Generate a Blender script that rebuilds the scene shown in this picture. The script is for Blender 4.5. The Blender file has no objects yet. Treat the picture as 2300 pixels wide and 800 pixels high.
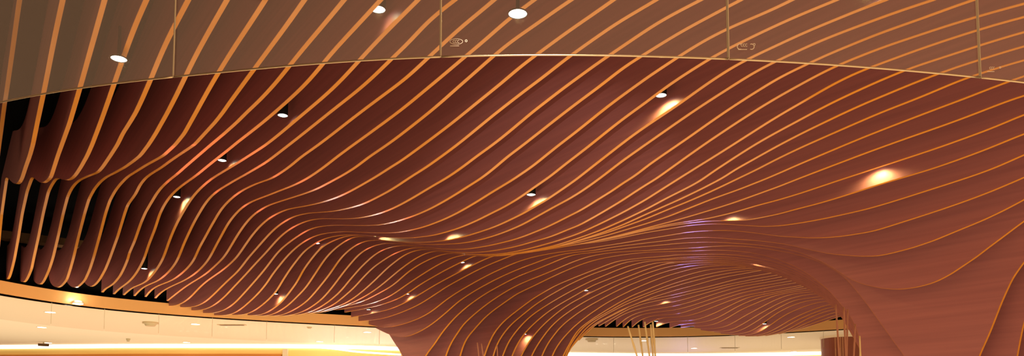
import bpy, bmesh, math, random
import numpy as np
from mathutils import Vector, Matrix
random.seed(7)
scene = bpy.context.scene
C = scene.collection

# ------------------------------------------------------------------ camera, world, exposure
FLOOR_L, GAL_L = 1.22, 0.84
F_PX, VX, YH, PITCH = 1700.0, -130.0, 950.0, math.radians(4)
PY = YH - F_PX * math.tan(PITCH)
YAW = math.atan((1150 - VX) / F_PX * math.cos(PITCH))
EYE = Vector((0, 0, 1.6))
cam_d = bpy.data.cameras.new('camera')
cam = bpy.data.objects.new('camera', cam_d)
C.objects.link(cam)
cam.location = EYE
cam.rotation_euler = (math.pi / 2 + PITCH, 0, -YAW)
cam_d.sensor_width = 36.0
cam_d.lens = 36.0 * F_PX / 2300.0
cam_d.shift_y = (PY - 400) / 2300.0
cam_d.clip_start = 0.05
scene.camera = cam

world = bpy.data.worlds.new('mall_ambience')
scene.world = world
world.use_nodes = True
wn = world.node_tree.nodes
wt = world.node_tree
tc_ = wt.nodes.new('ShaderNodeTexCoord')
sx_ = wt.nodes.new('ShaderNodeSeparateXYZ')
rp_ = wt.nodes.new('ShaderNodeValToRGB')                           # dim below the horizon, brightened above it to veil the glass by reflection
rp_.color_ramp.elements[0].position = 0.48
rp_.color_ramp.elements[0].color = (0.42, 0.265, 0.155, 1)
rp_.color_ramp.elements[1].position = 0.54
rp_.color_ramp.elements[1].color = (0.66, 0.36, 0.20, 1)
ma_ = wt.nodes.new('ShaderNodeMath'); ma_.operation = 'MULTIPLY_ADD'
ma_.inputs[1].default_value = 0.5; ma_.inputs[2].default_value = 0.5
wt.links.new(tc_.outputs['Generated'], sx_.inputs[0])
wt.links.new(sx_.outputs['Z'], ma_.inputs[0])
wt.links.new(ma_.outputs[0], rp_.inputs['Fac'])
# world light shaped dimmer towards the left to darken the left fin faces
mx_ = wt.nodes.new('ShaderNodeMapRange')
mx_.inputs['From Min'].default_value = -0.9; mx_.inputs['From Max'].default_value = 0.35
mx_.inputs['To Min'].default_value = 0.10; mx_.inputs['To Max'].default_value = 1.1
lo_ = wt.nodes.new('ShaderNodeMix'); lo_.data_type = 'FLOAT'
gt_ = wt.nodes.new('ShaderNodeMath'); gt_.operation = 'GREATER_THAN'; gt_.inputs[1].default_value = 0.02
wt.links.new(sx_.outputs['X'], mx_.inputs['Value'])
wt.links.new(sx_.outputs['Z'], gt_.inputs[0])
wt.links.new(gt_.outputs[0], lo_.inputs['Factor'])
wt.links.new(mx_.outputs['Result'], lo_.inputs['A'])
lo_.inputs['B'].default_value = 1.0
wt.links.new(lo_.outputs['Result'], wn['Background'].inputs[1])
wt.links.new(rp_.outputs['Color'], wn['Background'].inputs[0])

def area(name, loc, sx, sy, radiance, col, rot=(math.pi, 0, 0), spread=math.pi):
    d = bpy.data.lights.new(name, 'AREA')
    d.shape = 'RECTANGLE'; d.size = sx; d.size_y = sy
    d.energy = radiance * math.pi * sx * sy
    d.color = col; d.spread = spread
    o = bpy.data.objects.new(name, d); C.objects.link(o)
    o.location = loc; o.rotation_euler = rot
    return o
# area lights added to stand in for bounce off the unmodelled concourse and gallery floors
area('concourse_glow', (7.0, 4.0, 0.05), 15.0, 17.0, FLOOR_L, (1.0, 0.72, 0.44))
area('rear_fill', (5.0, -6.0, 2.0), 16.0, 2.4, 1.6, (1.0, 0.74, 0.45), (math.pi / 2, 0, 0))  # unseen fill added behind the camera to brighten the fascia
def aimed(name, loc, target, sx, sy, radiance, col, spread=math.pi):
    q = (Vector(target) - Vector(loc)).to_track_quat('-Z', 'Y').to_euler()
    return area(name, loc, sx, sy, radiance, col, q, spread)
# fill lamps added to brighten the far fascia, and the lit shop fronts beyond it
aimed('fascia_fill_far', (4.0, 14.0, 1.2), (4.2, 18.2, 4.2), 11.0, 1.2, 3.7, (1.0, 0.80, 0.52), 1.9)
aimed('fascia_fill_right', (13.0, 9.0, 0.9), (17.5, 14.0, 4.2), 8.0, 1.2, 1.8, (1.0, 0.80, 0.52), 1.9)
aimed('red_sign_light', (9.0, 22.6, 1.9), (4.0, 10.0, 4.5), 9.0, 0.55, 9.0, (1.0, 0.10, 0.06))
aimed('white_sign_light', (11.6, 22.3, 2.9), (4.0, 8.0, 4.5), 5.0, 0.22, 16.0, (0.9, 0.95, 1.0))
aimed('blue_sign_light', (21.5, 18.2, 2.8), (9.0, 7.0, 4.5), 0.6, 0.5, 20.0, (0.25, 0.22, 1.0))
area('gallery_glow_left', (3.5, 22.6, 0.3), 14.0, 11.5, GAL_L, (1.0, 0.84, 0.60), spread=2.2)  # upward fill added in place of gallery floor bounce
area('gallery_glow_middle', (14.5, 19.5, 0.3), 9.0, 6.0, GAL_L * 0.95, (1.0, 0.90, 0.76), spread=2.2)
area('gallery_glow_right', (22.0, 14.0, 0.3), 7.0, 8.0, GAL_L, (1.0, 0.84, 0.60), spread=2.2)

vs = scene.view_settings
vs.view_transform = 'Standard'
vs.look = 'None'
vs.gamma = 1.0
vs.use_curve_mapping = False
vs.exposure = 0.0

# ------------------------------------------------------------------ rays of the photograph into the room
def ray(x, y):
    a = (x - 1150) / F_PX
    b = (PY - y) / F_PX
    fw = math.cos(PITCH) - b * math.sin(PITCH)
    up = math.sin(PITCH) + b * math.cos(PITCH)
    return Vector((math.sin(YAW) * fw + math.cos(YAW) * a,
                   math.cos(YAW) * fw - math.sin(YAW) * a, up))

def at_z(x, y, z):                      # point of the horizontal plane at height z
    r = ray(x, y)
    return EYE + r * ((z - EYE.z) / r.z)

def at_v(x, y, v):                      # point of the vertical plane X = v
    r = ray(x, y)
    return EYE + r * (v / r.x)

def at_d(x, y, d):                      # point at horizontal distance d
    r = ray(x, y)
    return EYE + r * (d / math.hypot(r.x, r.y))

# ------------------------------------------------------------------ materials
def mat(name, col, rough=0.6, spec=0.3, metal=0.0, emit=None, es=0.0, coat=0.0):
    m = bpy.data.materials.new(name)
    m.use_nodes = True
    b = m.node_tree.nodes['Principled BSDF']
    b.inputs['Base Color'].default_value = (*col, 1)
    b.inputs['Roughness'].default_value = rough
    b.inputs['Specular IOR Level'].default_value = spec
    b.inputs['Metallic'].default_value = metal
    b.inputs['Coat Weight'].default_value = coat
    if emit:
        b.inputs['Emission Color'].default_value = (*emit, 1)
        b.inputs['Emission Strength'].default_value = es
    return m

def grain(name, c0, c1, scale, rough, spec, detail=4):
    m = mat(name, c0, rough, spec)
    nt = m.node_tree
    b = nt.nodes['Principled BSDF']
    tc = nt.nodes.new('ShaderNodeTexCoord')
    mp = nt.nodes.new('ShaderNodeMapping')
    mp.inputs['Scale'].default_value = scale
    nz = nt.nodes.new('ShaderNodeTexNoise')
    nz.inputs['Scale'].default_value = 1.0
    nz.inputs['Detail'].default_value = detail
    rp = nt.nodes.new('ShaderNodeValToRGB')
    rp.color_ramp.elements[0].position = 0.3
    rp.color_ramp.elements[0].color = (*c0, 1)
    rp.color_ramp.elements[1].position = 0.7
    rp.color_ramp.elements[1].color = (*c1, 1)
    nt.links.new(tc.outputs['Object'], mp.inputs['Vector'])
    nt.links.new(mp.outputs['Vector'], nz.inputs['Vector'])
    nt.links.new(nz.outputs['Fac'], rp.inputs['Fac'])
    nt.links.new(rp.outputs['Color'], b.inputs['Base Color'])
    return m

M_FACE = grain('reddish_veneer', (0.345, 0.126, 0.121), (0.42, 0.152, 0.140), (2.0, 0.5, 22.0), 0.42, 0.25)
M_EDGE = grain('golden_edge_band', (0.56, 0.215, 0.022), (0.65, 0.255, 0.028), (8.0, 1.2, 8.0), 0.17, 0.27)
M_BLACK = mat('matt_black_paint', (0.006, 0.006, 0.006), 0.9, 0.0)
M_CAN = mat('black_lamp_can', (0.008, 0.008, 0.008), 0.5, 0.2)
M_LENS = mat('lit_lens', (1, 1, 1), 0.4, 0.2, emit=(1.0, 0.95, 0.88), es=6.0)
M_CREAM = mat('cream_ceiling_paint', (0.86, 0.73, 0.54), 0.6, 0.2)
M_FASCIA = grain('tan_fascia_laminate', (0.78, 0.40, 0.135), (0.80, 0.415, 0.145), (0.5, 0.5, 3.0), 0.35, 0.3)
M_COVE = mat('cove_light_strip', (1, 1, 1), 0.5, 0.2, emit=(1.0, 0.93, 0.75), es=2.6)
M_YELLOW = mat('yellow_lit_wall', (0.92, 0.72, 0.26), 0.6, 0.2)
M_ORANGE = grain('orange_wood_panel', (0.60, 0.22, 0.05), (0.70, 0.27, 0.06), (0.6, 0.6, 6.0), 0.4, 0.3)
M_METAL = mat('brushed_brass_trim', (0.55, 0.42, 0.24), 0.28, 0.5, metal=1.0)
M_GREY = mat('grey_fitting', (0.55, 0.45, 0.28), 0.6, 0.2)
M_DARKFIT = mat('dark_fitting', (0.10, 0.05, 0.02), 0.6, 0.2)
M_BAMBOO = grain('dry_bamboo', (0.55, 0.36, 0.14), (0.70, 0.50, 0.22), (6.0, 6.0, 1.5), 0.5, 0.3)
M_REDCANE = grain('reddish_cane', (0.34, 0.13, 0.07), (0.42, 0.17, 0.09), (6.0, 6.0, 1.5), 0.5, 0.3)
M_COLUMN = grain('brown_column_cladding', (0.22, 0.06, 0.035), (0.26, 0.072, 0.04), (1.0, 1.0, 0.4), 0.35, 0.3)
M_COLTRIM = mat('column_joint_strip', (0.45, 0.20, 0.10), 0.4, 0.3)
M_ETCH = mat('etched_white_mark', (0.85, 0.70, 0.50), 0.7, 0.2)

def glass_mat(name, veil, tint, rough):
    m = bpy.data.materials.new(name)
    m.use_nodes = True
    nt = m.node_tree
    for n in list(nt.nodes):
        nt.nodes.remove(n)
    out = nt.nodes.new('ShaderNodeOutputMaterial')
    mix = nt.nodes.new('ShaderNodeMixShader')
    tr = nt.nodes.new('ShaderNodeBsdfTransparent')
    tr.inputs[0].default_value = (*tint, 1)
    gl = nt.nodes.new('ShaderNodeBsdfGlossy')
    gl.inputs['Color'].default_value = (1, 0.97, 0.9, 1)
    gl.inputs['Roughness'].default_value = rough
    mix.inputs[0].default_value = veil
    nt.links.new(tr.outputs[0], mix.inputs[1])
    nt.links.new(gl.outputs[0], mix.inputs[2])
    nt.links.new(mix.outputs[0], out.inputs['Surface'])
    return m
M_GLASS = glass_mat('smoke_barrier_glass', 0.09, (0.97, 0.96, 0.93), 0.05)
M_FARGLASS = glass_mat('far_barrier_glass', 0.05, (0.98, 0.97, 0.95), 0.05)
M_GEDGE = mat('glass_joint', (0.50, 0.40, 0.25), 0.3, 0.5)

# ------------------------------------------------------------------ object helpers
def link(name, verts, faces, m, parent=None, smooth=False):
    me = bpy.data.meshes.new(name)
    me.from_pydata([tuple(v) for v in verts], [], faces)
    me.materials.append(m)
    me.update()
    bm = bmesh.new(); bm.from_mesh(me)
    bmesh.ops.recalc_face_normals(bm, faces=bm.faces)
    bm.to_mesh(me); bm.free()
    if smooth:
        for p in me.polygons:
            p.use_smooth = True
    o = bpy.data.objects.new(name, me)
    C.objects.link(o)
    if parent:
        o.parent = parent
        o.matrix_parent_inverse = Matrix.Translation(-parent.location)
    return o

def tag(o, label=None, cat=None, group=None, kind=None):
    if label: o['label'] = label
    if cat: o['category'] = cat
    if group: o['group'] = group
    if kind: o['kind'] = kind
    return o

def empty(name, loc):
    o = bpy.data.objects.new(name, None)
    o.empty_display_size = 0.1
    o.location = loc
    C.objects.link(o)
    return o

def tube(pts, radii, n=12, cap=True):
    """swept round section along pts"""
    V, Fc = [], []
    pts = [Vector(p) for p in pts]
    for i, p in enumerate(pts):
        t = (pts[min(i + 1, len(pts) - 1)] - pts[max(i - 1, 0)]).normalized()
        a = t.orthogonal().normalized() if abs(t.z) > 0.9 else t.cross(Vector((0, 0, 1))).normalized()
        b = t.cross(a)
        for j in range(n):
            w = 2 * math.pi * j / n
            V.append(p + (a * math.cos(w) + b * math.sin(w)) * radii[i])
    for i in range(len(pts) - 1):
        for j in range(n):
            Fc.append((i * n + j, i * n + (j + 1) % n, (i + 1) * n + (j + 1) % n, (i + 1) * n + j))
    if cap:
        Fc.append(tuple(range(n - 1, -1, -1)))
        Fc.append(tuple((len(pts) - 1) * n + j for j in range(n)))
    return V, Fc

def lathe(c, prof, n=28, cap=True):
    """prof: (radius, z) list around the vertical axis at c"""
    V, Fc = [], []
    for r, z in prof:
        for j in range(n):
            w = 2 * math.pi * j / n
            V.append(Vector((c[0] + r * math.cos(w), c[1] + r * math.sin(w), c[2] + z)))
    for i in range(len(prof) - 1):
        for j in range(n):
            Fc.append((i * n + j, i * n + (j + 1) % n, (i + 1) * n + (j + 1) % n, (i + 1) * n + j))
    if cap:
        Fc.append(tuple(range(n)))
        Fc.append(tuple((len(prof) - 1) * n + j for j in range(n)))
    return V, Fc

def box(lo, hi):
    x0, y0, z0 = lo; x1, y1, z1 = hi
    V = [(x0, y0, z0), (x1, y0, z0), (x1, y1, z0), (x0, y1, z0), (x0, y0, z1), (x1, y0, z1), (x1, y1, z1), (x0, y1, z1)]
    Fc = [(0, 1, 2, 3), (4, 5, 6, 7), (0, 1, 5, 4), (1, 2, 6, 5), (2, 3, 7, 6), (3, 0, 4, 7)]
    return V, Fc

def ribbon(pts, z0, z1, th, closed_ends=True):
    """vertical wall of thickness th standing on the plan curve pts (thickness to the left of travel)"""
    P = [Vector((p[0], p[1], 0)) for p in pts]
    V, Fc = [], []
    n = len(P)
    for i, p in enumerate(P):
        t = (P[min(i + 1, n - 1)] - P[max(i - 1, 0)]).normalized()
        s = Vector((-t.y, t.x, 0)) * th
        for q, z in ((p, z0), (p + s, z0), (p + s, z1), (p, z1)):
            V.append(Vector((q.x, q.y, z)))
    for i in range(n - 1):
        a, b = i * 4, i * 4 + 4
        for j in range(4):
            Fc.append((a + j, a + (j + 1) % 4, b + (j + 1) % 4, b + j))
    Fc.append((0, 1, 2, 3)); Fc.append((n * 4 - 4, n * 4 - 3, n * 4 - 2, n * 4 - 1))
    return V, Fc

def smooth_curve(px, n=60, s=None):
    """resample pixel polyline smoothly in x"""
    px = sorted(px)
    xs = np.array([p[0] for p in px], float); ys = np.array([p[1] for p in px], float)
    g = np.linspace(xs[0], xs[-1], 400)
    y = np.interp(g, xs, ys)
    k = np.exp(-0.5 * (np.arange(-40, 41) / 14.0) ** 2); k /= k.sum()
    yp = np.pad(y, 40, mode='reflect', reflect_type='odd')
    y = np.convolve(yp, k, 'valid')
    q = np.linspace(xs[0], xs[-1], n)
    return list(zip(q, np.interp(q, g, y)))

ORD = ['', 'first', 'second', 'third', 'fourth', 'fifth', 'sixth', 'seventh', 'eighth', 'ninth', 'tenth', 'eleventh', 'twelfth',
       'thirteenth', 'fourteenth', 'fifteenth', 'sixteenth', 'seventeenth', 'eighteenth', 'nineteenth', 'twentieth',
       'twenty-first', 'twenty-second', 'twenty-third', 'twenty-fourth']

# ------------------------------------------------------------------ bottom profile of each fin, as read off the photograph; each lies in its own vertical plane
TR = {}
def trace(k, s): TR[k] = [tuple(map(float,p.split(','))) for p in s.split()]
trace(0,"44,0 40,25 30,100 16,200 11,227 5,275 -1,320 -6,360")
trace(1,"141,0 130,50 119,100 110,150 100,200 84,275 74,325 67,350 58,375 50,400 45,411 38,416 31,411 22,401 16,397 11,430 4,480 -1,530 -6,580 -10,605 -14,620 -19,627 -25,620")
trace(2,"235,0 221,50 207,100 193,150 179,200 157,275 139,325 130,350 114,400 104,409 96,413 86,406 79,399 73,397 61,430 50,480 42,530 33,580 27,605 21,625 17,631 10,626 5,614 2,600")
trace(3,"329,0 306,50 293,85 279,125 269,150 253,200 226,275 207,325 196,350 182,375 169,395 160,403 152,406 140,403 132,400 127,400 118,413 109,430 97,480 87,530 76,580 71,605 61,628 54,637 47,632 42,622 39,608")
trace(4,"423,0 397,50 383,75 371,100 360,125 350,150 340,175 330,200 319,225 307,250 292,275 276,300 264,325 248,350 231,375 220,388 200,395 180,404 170,412 160,425 152,442 142,480 131,530 119,580 111,605 100,630 92,641 85,639 78,632 74,620")
trace(5,"510,0 481,50 467,75 453,100 439,125 427,150 415,175 404,200 391,225 378,250 364,275 350,300 334,325 315,350 300,362 282,375 257,389 240,397 225,409 212,425 200,447 190,480 177,530 165,580 158,605 150,630 140,641 132,648 122,644 115,635 112,620")
trace(6,"596,0 564,50 530,100 499,150 483,175 469,200 442,250 414,300 394,325 367,350 345,362 327,372 300,389 287,397 272,412 260,427 247,450 237,480 224,530 210,580 202,605 191,630 179,642 170,648 162,645 155,638 150,628")
trace(7,"684,0 649,50 612,100 575,150 538,200 520,225 503,250 483,275 460,300 437,325 404,347 382,362 362,377 342,389 327,400 315,415 304,437 287,460 280,480 265,530 247,580 237,605 223,630 214,640 205,646 198,642 193,636")
trace(8,"773,0 732,50 689,100 652,145 630,175 609,200 584,225 557,250 532,275 504,300 474,325 445,350 416,375 397,392 380,405 362,422 352,435 340,455 327,477 317,500 302,543 290,570 288,580 280,600 270,620 257,636 245,645 237,648 230,657")
trace(9,"855,0 809,50 762,100 729,137 702,175 676,200 649,225 620,250 600,268 577,287 542,312 513,337 480,362 450,387 435,399 415,412 400,424 387,435 375,451 365,467 357,485 350,510 340,535 332,555 325,580 312,605 301,622 287,637 278,642 268,647 256,661")
trace(10,"939,0 900,39 864,75 840,100 816,125 795,150 772,175 748,200 719,225 688,250 659,275 630,300 600,325 575,340 550,356 525,372 507,382 495,390 477,400 460,414 442,431 427,450 415,470 402,492 390,517 380,542 367,580 362,590 349,610 335,627 325,637 312,641 298,644 278,663")
trace(11,"1022,0 989,25 957,50 917,100 900,112 886,125 862,150 837,175 809,200 776,225 744,250 713,275 682,300 650,325 618,350 600,364 562,386 540,399 532,402 512,415 492,426 475,440 462,455 450,475 437,497 425,522 412,550 401,580 396,590 381,610 367,622 357,631 345,636 330,640 317,648 302,665")
trace(12,"1110,0 1081,25 1049,50 1019,75 995,100 966,125 940,150 916,175 880,200 846,225 813,250 780,275 749,300 717,325 679,350 651,375 625,392 610,402 600,405 582,410 562,419 545,427 525,441 510,455 495,472 485,490 472,512 460,535 447,557 438,580 433,590 414,610 400,621 390,629 375,635 362,639 345,646 335,655 327,667")
trace(13,"1200,0 1140,44 1107,75 1078,100 1054,120 1017,150 990,175 957,200 929,225 900,249 863,275 830,300 794,325 760,350 729,375 700,395 680,407 652,420 632,427 600,440 580,447 560,455 542,467 525,485 512,502 500,525 485,552 471,580 464,590 445,610 430,621 417,629 402,636 385,643 372,650 357,659 349,670")
trace(14,"1283,0 1245,25 1212,50 1174,75 1138,100 1081,150 1054,175 1023,200 998,225 953,262 920,287 900,304 871,325 832,350 801,375 770,394 740,410 712,425 682,436 650,446 625,454 600,462 572,480 557,495 542,515 525,542 512,565 502,580 475,605 465,614 450,624 432,634 420,642 407,651 395,661 382,671 376,676")
trace(15,"1378,0 1343,25 1306,50 1270,75 1236,100 1200,127 1167,150 1141,175 1111,200 1078,225 1048,250 1025,270 1002,287 969,312 935,337 904,360 879,375 845,397 812,416 787,430 762,442 737,451 707,459 682,464 650,469 637,473 622,480 600,493 582,510 565,530 550,552 531,580 509,600 495,611 475,624 460,635 447,647 435,661 422,674 407,683 400,688")
trace(16,"1474,0 1432,25 1388,50 1352,75 1317,100 1264,137 1226,170 1183,200 1152,225 1119,250 1088,275 1059,300 1028,325 994,350 959,375 922,398 900,413 875,429 850,442 825,455 800,464 775,470 750,475 725,477 700,478 680,481 657,487 637,499 620,511 600,531 582,552 557,580 535,610 512,630 490,652 475,667 460,680 447,687 436,690 428,691")
trace(17,"1574,0 1537,19 1500,38 1479,50 1441,75 1405,100 1375,120 1330,150 1299,175 1261,200 1233,225 1200,247 1169,275 1146,295 1108,325 1072,350 1040,375 1005,399 975,416 950,431 925,446 900,460 875,472 850,481 825,487 800,491 775,492 750,492 725,491 710,492 690,496 670,504 650,515 630,531 615,547 600,565 575,591 550,619 525,645 505,667 487,682 475,690 460,696 450,698")
trace(18,"1664,0 1631,17 1600,34 1550,60 1500,89 1452,120 1400,150 1372,175 1340,200 1304,225 1272,250 1240,275 1208,300 1177,325 1142,350 1114,375 1082,400 1050,420 1025,436 1000,451 975,465 950,477 925,487 900,495 875,502 850,506 825,507 800,507 775,506 750,506 725,508 707,511 690,517 670,530 650,544 630,560 615,578 600,599 575,629 550,657 530,679 515,691 505,697 491,702 480,704")
trace(19,"1779,0 1750,15 1700,37 1650,57 1600,81 1550,110 1500,144 1456,172 1419,200 1383,225 1351,250 1321,275 1290,300 1256,325 1200,371 1165,395 1150,405 1125,420 1100,435 1075,451 1050,466 1025,480 1000,492 975,502 950,511 925,517 900,522 875,524 825,523 775,520 750,522 725,525 707,530 687,540 670,552 655,565 641,580 625,600 612,616 600,636 580,660 562,677 545,692 530,703 517,708 505,709")
trace(20,"1879,0 1850,12 1800,32 1750,54 1712,72 1675,90 1640,107 1605,125 1575,144 1550,160 1525,176 1500,192 1472,214 1450,232 1412,257 1375,286 1325,327 1275,365 1235,397 1200,421 1175,439 1150,455 1125,469 1100,481 1075,494 1050,505 1025,515 1000,522 975,529 950,532 925,535 900,535 870,534 830,530 790,527 770,528 755,530 725,537 710,546 695,555 680,567 671,580 657,597 645,615 632,635 620,657 607,669 600,677 582,691 570,700 555,706 545,708")
trace(21,"1990,0 1925,24 1900,35 1850,55 1800,76 1750,100 1712,117 1682,132 1650,147 1625,164 1575,197 1545,220 1500,252 1475,267 1425,301 1375,340 1325,379 1300,399 1275,417 1250,434 1225,451 1200,465 1175,480 1150,492 1125,504 1100,514 1075,522 1050,530 1025,536 1000,541 950,545 925,545 890,543 850,538 815,531 795,528 785,529 775,531 750,540 730,550 717,560 701,580 682,605 667,635 650,657 635,677 620,690 600,703 590,707 580,709")
trace(22,"2096,0 2050,15 2000,32 1925,60 1875,79 1837,94 1800,111 1750,135 1725,145 1700,159 1675,174 1640,197 1600,222 1550,255 1500,290 1450,325 1400,360 1355,395 1325,417 1300,434 1275,449 1250,462 1225,476 1200,490 1175,504 1150,515 1125,525 1100,533 1075,540 1050,545 1025,548 1000,549 970,550 930,548 880,541 840,534 815,531 792,532 770,545 750,560 731,580 710,612 687,647 667,667 647,687 622,703 610,708 600,710")
trace(23,"2187,0 2150,12 2100,31 2050,49 2000,66 1950,85 1900,106 1850,126 1800,151 1762,167 1737,182 1709,200 1675,221 1650,237 1625,254 1600,271 1550,307 1500,341 1462,367 1425,396 1400,411 1375,429 1350,444 1325,460 1300,475 1275,487 1250,500 1225,512 1200,522 1175,532 1150,540 1125,546 1100,552 1075,556 1050,560 1020,561 970,558 910,548 870,541 840,539 817,542 800,550 780,565 765,580 740,617 712,652 692,675 682,683 660,697 640,706 632,709 625,710")
trace(24,"2330,0 2300,9 2250,22 2197,37 2150,51 2100,67 2050,84 2000,100 1950,119 1900,139 1862,155 1825,175 1800,189 1750,216 1725,231 1700,247 1675,262 1650,279 1600,312 1550,347 1500,383 1475,401 1450,416 1425,432 1400,449 1350,479 1300,507 1275,516 1250,527 1225,536 1200,542 1175,550 1150,556 1125,561 1100,565 1075,567 1050,568 1020,567 980,562 930,553 895,548 865,546 850,549 830,556 812,566 798,580 772,611 747,645 725,671 707,685 685,699 657,708 645,710")
trace(25,"2400,10 2300,39 2250,51 2200,67 2150,82 2100,99 2050,116 2000,135 1962,149 1925,162 1900,175 1854,198 1825,217 1800,231 1775,245 1750,259 1725,275 1675,307 1625,339 1575,370 1527,400 1500,417 1450,449 1400,477 1350,502 1300,525 1250,542 1225,549 1200,556 1175,562 1150,567 1120,571 1090,572 1050,571 1010,567 960,558 930,553 900,551 880,555 862,560 850,566 832,580 810,601 785,630 765,655 740,677 712,695 695,702 680,706 670,708")
trace(26,"2400,46 2300,72 2250,87 2200,102 2150,119 2100,135 2050,151 2012,166 1975,182 1937,199 1900,216 1850,240 1800,268 1750,294 1700,322 1650,354 1600,387 1575,405 1550,419 1500,444 1450,471 1400,495 1350,517 1300,535 1250,551 1210,560 1170,567 1120,573 1080,573 1030,569 980,561 950,556 922,557 900,564 880,572 867,581 840,599 815,624 795,647 772,667 750,685 725,696 705,703 690,706")
trace(27,"2400,78 2300,104 2250,119 2200,135 2150,150 2100,169 2050,187 2022,200 1975,219 1925,240 1875,264 1837,282 1800,300 1750,326 1700,354 1650,382 1625,399 1575,425 1525,449 1500,460 1450,482 1400,505 1350,524 1300,540 1262,551 1210,562 1170,568 1120,574 1080,574 1030,570 990,564 960,560 940,561 917,568 902,577 880,594 870,602 845,627 820,650 795,670 770,685 742,694 725,700 712,704")
trace(28,"2400,110 2300,135 2250,150 2200,166 2150,182 2113,200 2075,215 2050,226 2000,244 1950,265 1900,287 1850,309 1800,331 1750,355 1700,381 1650,405 1600,429 1550,451 1500,471 1450,492 1400,510 1360,524 1300,541 1260,552 1210,563 1170,569 1120,575 1080,576 1030,572 1000,567 985,564 971,564 947,573 925,586 902,603 880,621 870,630 845,650 820,666 795,679 770,689 752,694 735,700 728,703")
trace(29,"2400,144 2300,170 2262,185 2220,200 2175,219 2125,237 2075,256 2025,275 2000,285 1950,304 1900,325 1850,346 1800,367 1762,384 1725,400 1662,425 1600,447 1550,467 1500,487 1450,503 1427,510 1390,521 1360,530 1320,540 1270,551 1210,563 1170,570 1120,576 1080,576 1045,573 1020,569 997,570 970,580 940,595 914,613 895,631 880,643 870,649 840,665 817,677 790,685 762,690 745,695 735,702")
trace(30,"2400,188 2300,214 2250,232 2200,252 2150,271 2100,289 2050,306 2000,324 1950,342 1900,361 1850,380 1800,399 1750,419 1700,437 1650,455 1600,471 1550,486 1500,500 1465,509 1435,517 1405,525 1360,536 1320,545 1270,554 1210,564 1170,570 1130,575 1095,575 1070,573 1045,572 1022,577 1000,586 970,603 940,622 913,640 887,659 870,669 845,679 825,685 800,689 780,692 765,697")
trace(31,"2400,228 2300,256 2250,280 2200,299 2150,317 2100,335 2050,351 2025,360 1985,372 1945,386 1900,400 1850,417 1800,434 1750,449 1700,462 1650,477 1600,489 1585,492 1550,497 1510,503 1465,512 1420,523 1360,537 1320,545 1270,554 1210,564 1170,570 1140,573 1120,573 1095,571 1077,572 1060,577 1030,592 1000,607 970,624 944,639 916,659 900,669 875,679 860,684 830,692 790,699 775,702")
trace(32,"2400,268 2300,300 2250,322 2200,342 2150,360 2100,378 2050,393 1990,410 1947,424 1900,439 1850,455 1800,467 1750,481 1700,491 1675,495 1650,496 1612,496 1585,497 1550,501 1504,507 1465,515 1427,523 1390,532 1360,538 1320,546 1270,554 1225,561 1190,566 1160,570 1140,571 1118,572 1100,578 1077,588 1060,597 1030,612 1000,628 976,641 945,660 917,677 887,691 862,699 850,701 830,706 805,710 790,713")
trace(33,"2400,310 2300,347 2250,372 2210,387 2175,399 2125,415 2075,431 2025,447 2000,455 1950,470 1900,481 1850,492 1800,501 1750,508 1712,509 1675,507 1637,504 1600,503 1550,506 1500,515 1480,518 1450,523 1420,529 1397,534 1360,541 1320,547 1285,551 1255,554 1232,557 1210,560 1189,565 1175,567 1152,573 1130,582 1100,594 1070,608 1040,624 1007,642 987,655 957,675 937,687 900,703 862,716 840,719 820,721 805,722")
trace(34,"2400,355 2300,399 2250,421 2200,441 2150,459 2100,476 2050,492 2000,508 1975,516 1950,522 1900,530 1862,534 1825,535 1800,534 1750,531 1712,526 1675,521 1637,518 1600,518 1550,521 1507,528 1465,535 1435,540 1394,547 1360,552 1335,556 1305,561 1260,566 1230,571 1200,577 1182,582 1160,589 1130,602 1100,616 1070,632 1030,655 1000,675 975,696 950,712 912,727 877,736 860,736 845,734 830,729")
trace(35,"2400,390 2300,450 2250,476 2207,496 2150,519 2100,540 2050,557 2000,570 1970,576 1925,576 1865,571 1820,562 1775,551 1730,544 1690,540 1640,537 1590,533 1540,535 1495,541 1450,546 1420,550 1400,552 1360,558 1327,564 1290,567 1260,572 1230,580 1200,592 1190,595 1167,604 1145,613 1115,627 1085,643 1067,653 1030,677 1005,700 975,725 950,742 917,757 905,759 890,757 875,752 860,745 845,737")
trace(36,"2400,430 2300,497 2250,535 2220,557 2192,579 2175,590 2135,617 2100,635 2060,646 2020,651 1985,649 1945,641 1920,632 1890,614 1865,597 1830,580 1790,565 1740,555 1690,549 1640,546 1590,544 1535,546 1502,549 1471,552 1435,555 1417,557 1375,562 1327,568 1305,570 1282,574 1260,582 1230,595 1200,607 1175,616 1145,630 1115,646 1087,662 1050,688 1020,715 992,748 975,775 955,799 940,840 925,870 915,840 907,800 898,786 887,770 876,752")
trace(37,"2400,470 2300,590 2275,625 2250,680 2225,745 2200,800 2185,850 2170,920 2060,920 2045,850 2035,800 2025,790 2000,755 1975,720 1950,685 1932,662 1900,624 1865,600 1830,584 1790,572 1740,562 1690,555 1640,552 1597,554 1560,557 1540,558 1480,561 1453,563 1427,564 1380,567 1350,571 1320,577 1290,587 1260,600 1230,613 1200,625 1175,635 1152,646 1125,662 1098,680 1070,702 1040,729 1030,745 1012,772 1002,797 990,840 975,920 930,920")
trace(38,"2400,560 2320,680 2300,725 2290,775 2280,830 2265,930 1960,930 1945,860 1937,800 1930,750 1916,717 1904,700 1887,680 1865,655 1850,641 1820,618 1790,600 1740,580 1690,568 1640,563 1592,562 1562,564 1510,565 1480,566 1450,567 1420,570 1390,574 1360,579 1342,583 1320,589 1290,600 1260,613 1230,627 1200,642 1161,660 1133,680 1107,698 1085,717 1070,735 1049,758 1040,777 1034,798 1024,840 1010,920 960,920")
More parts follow.
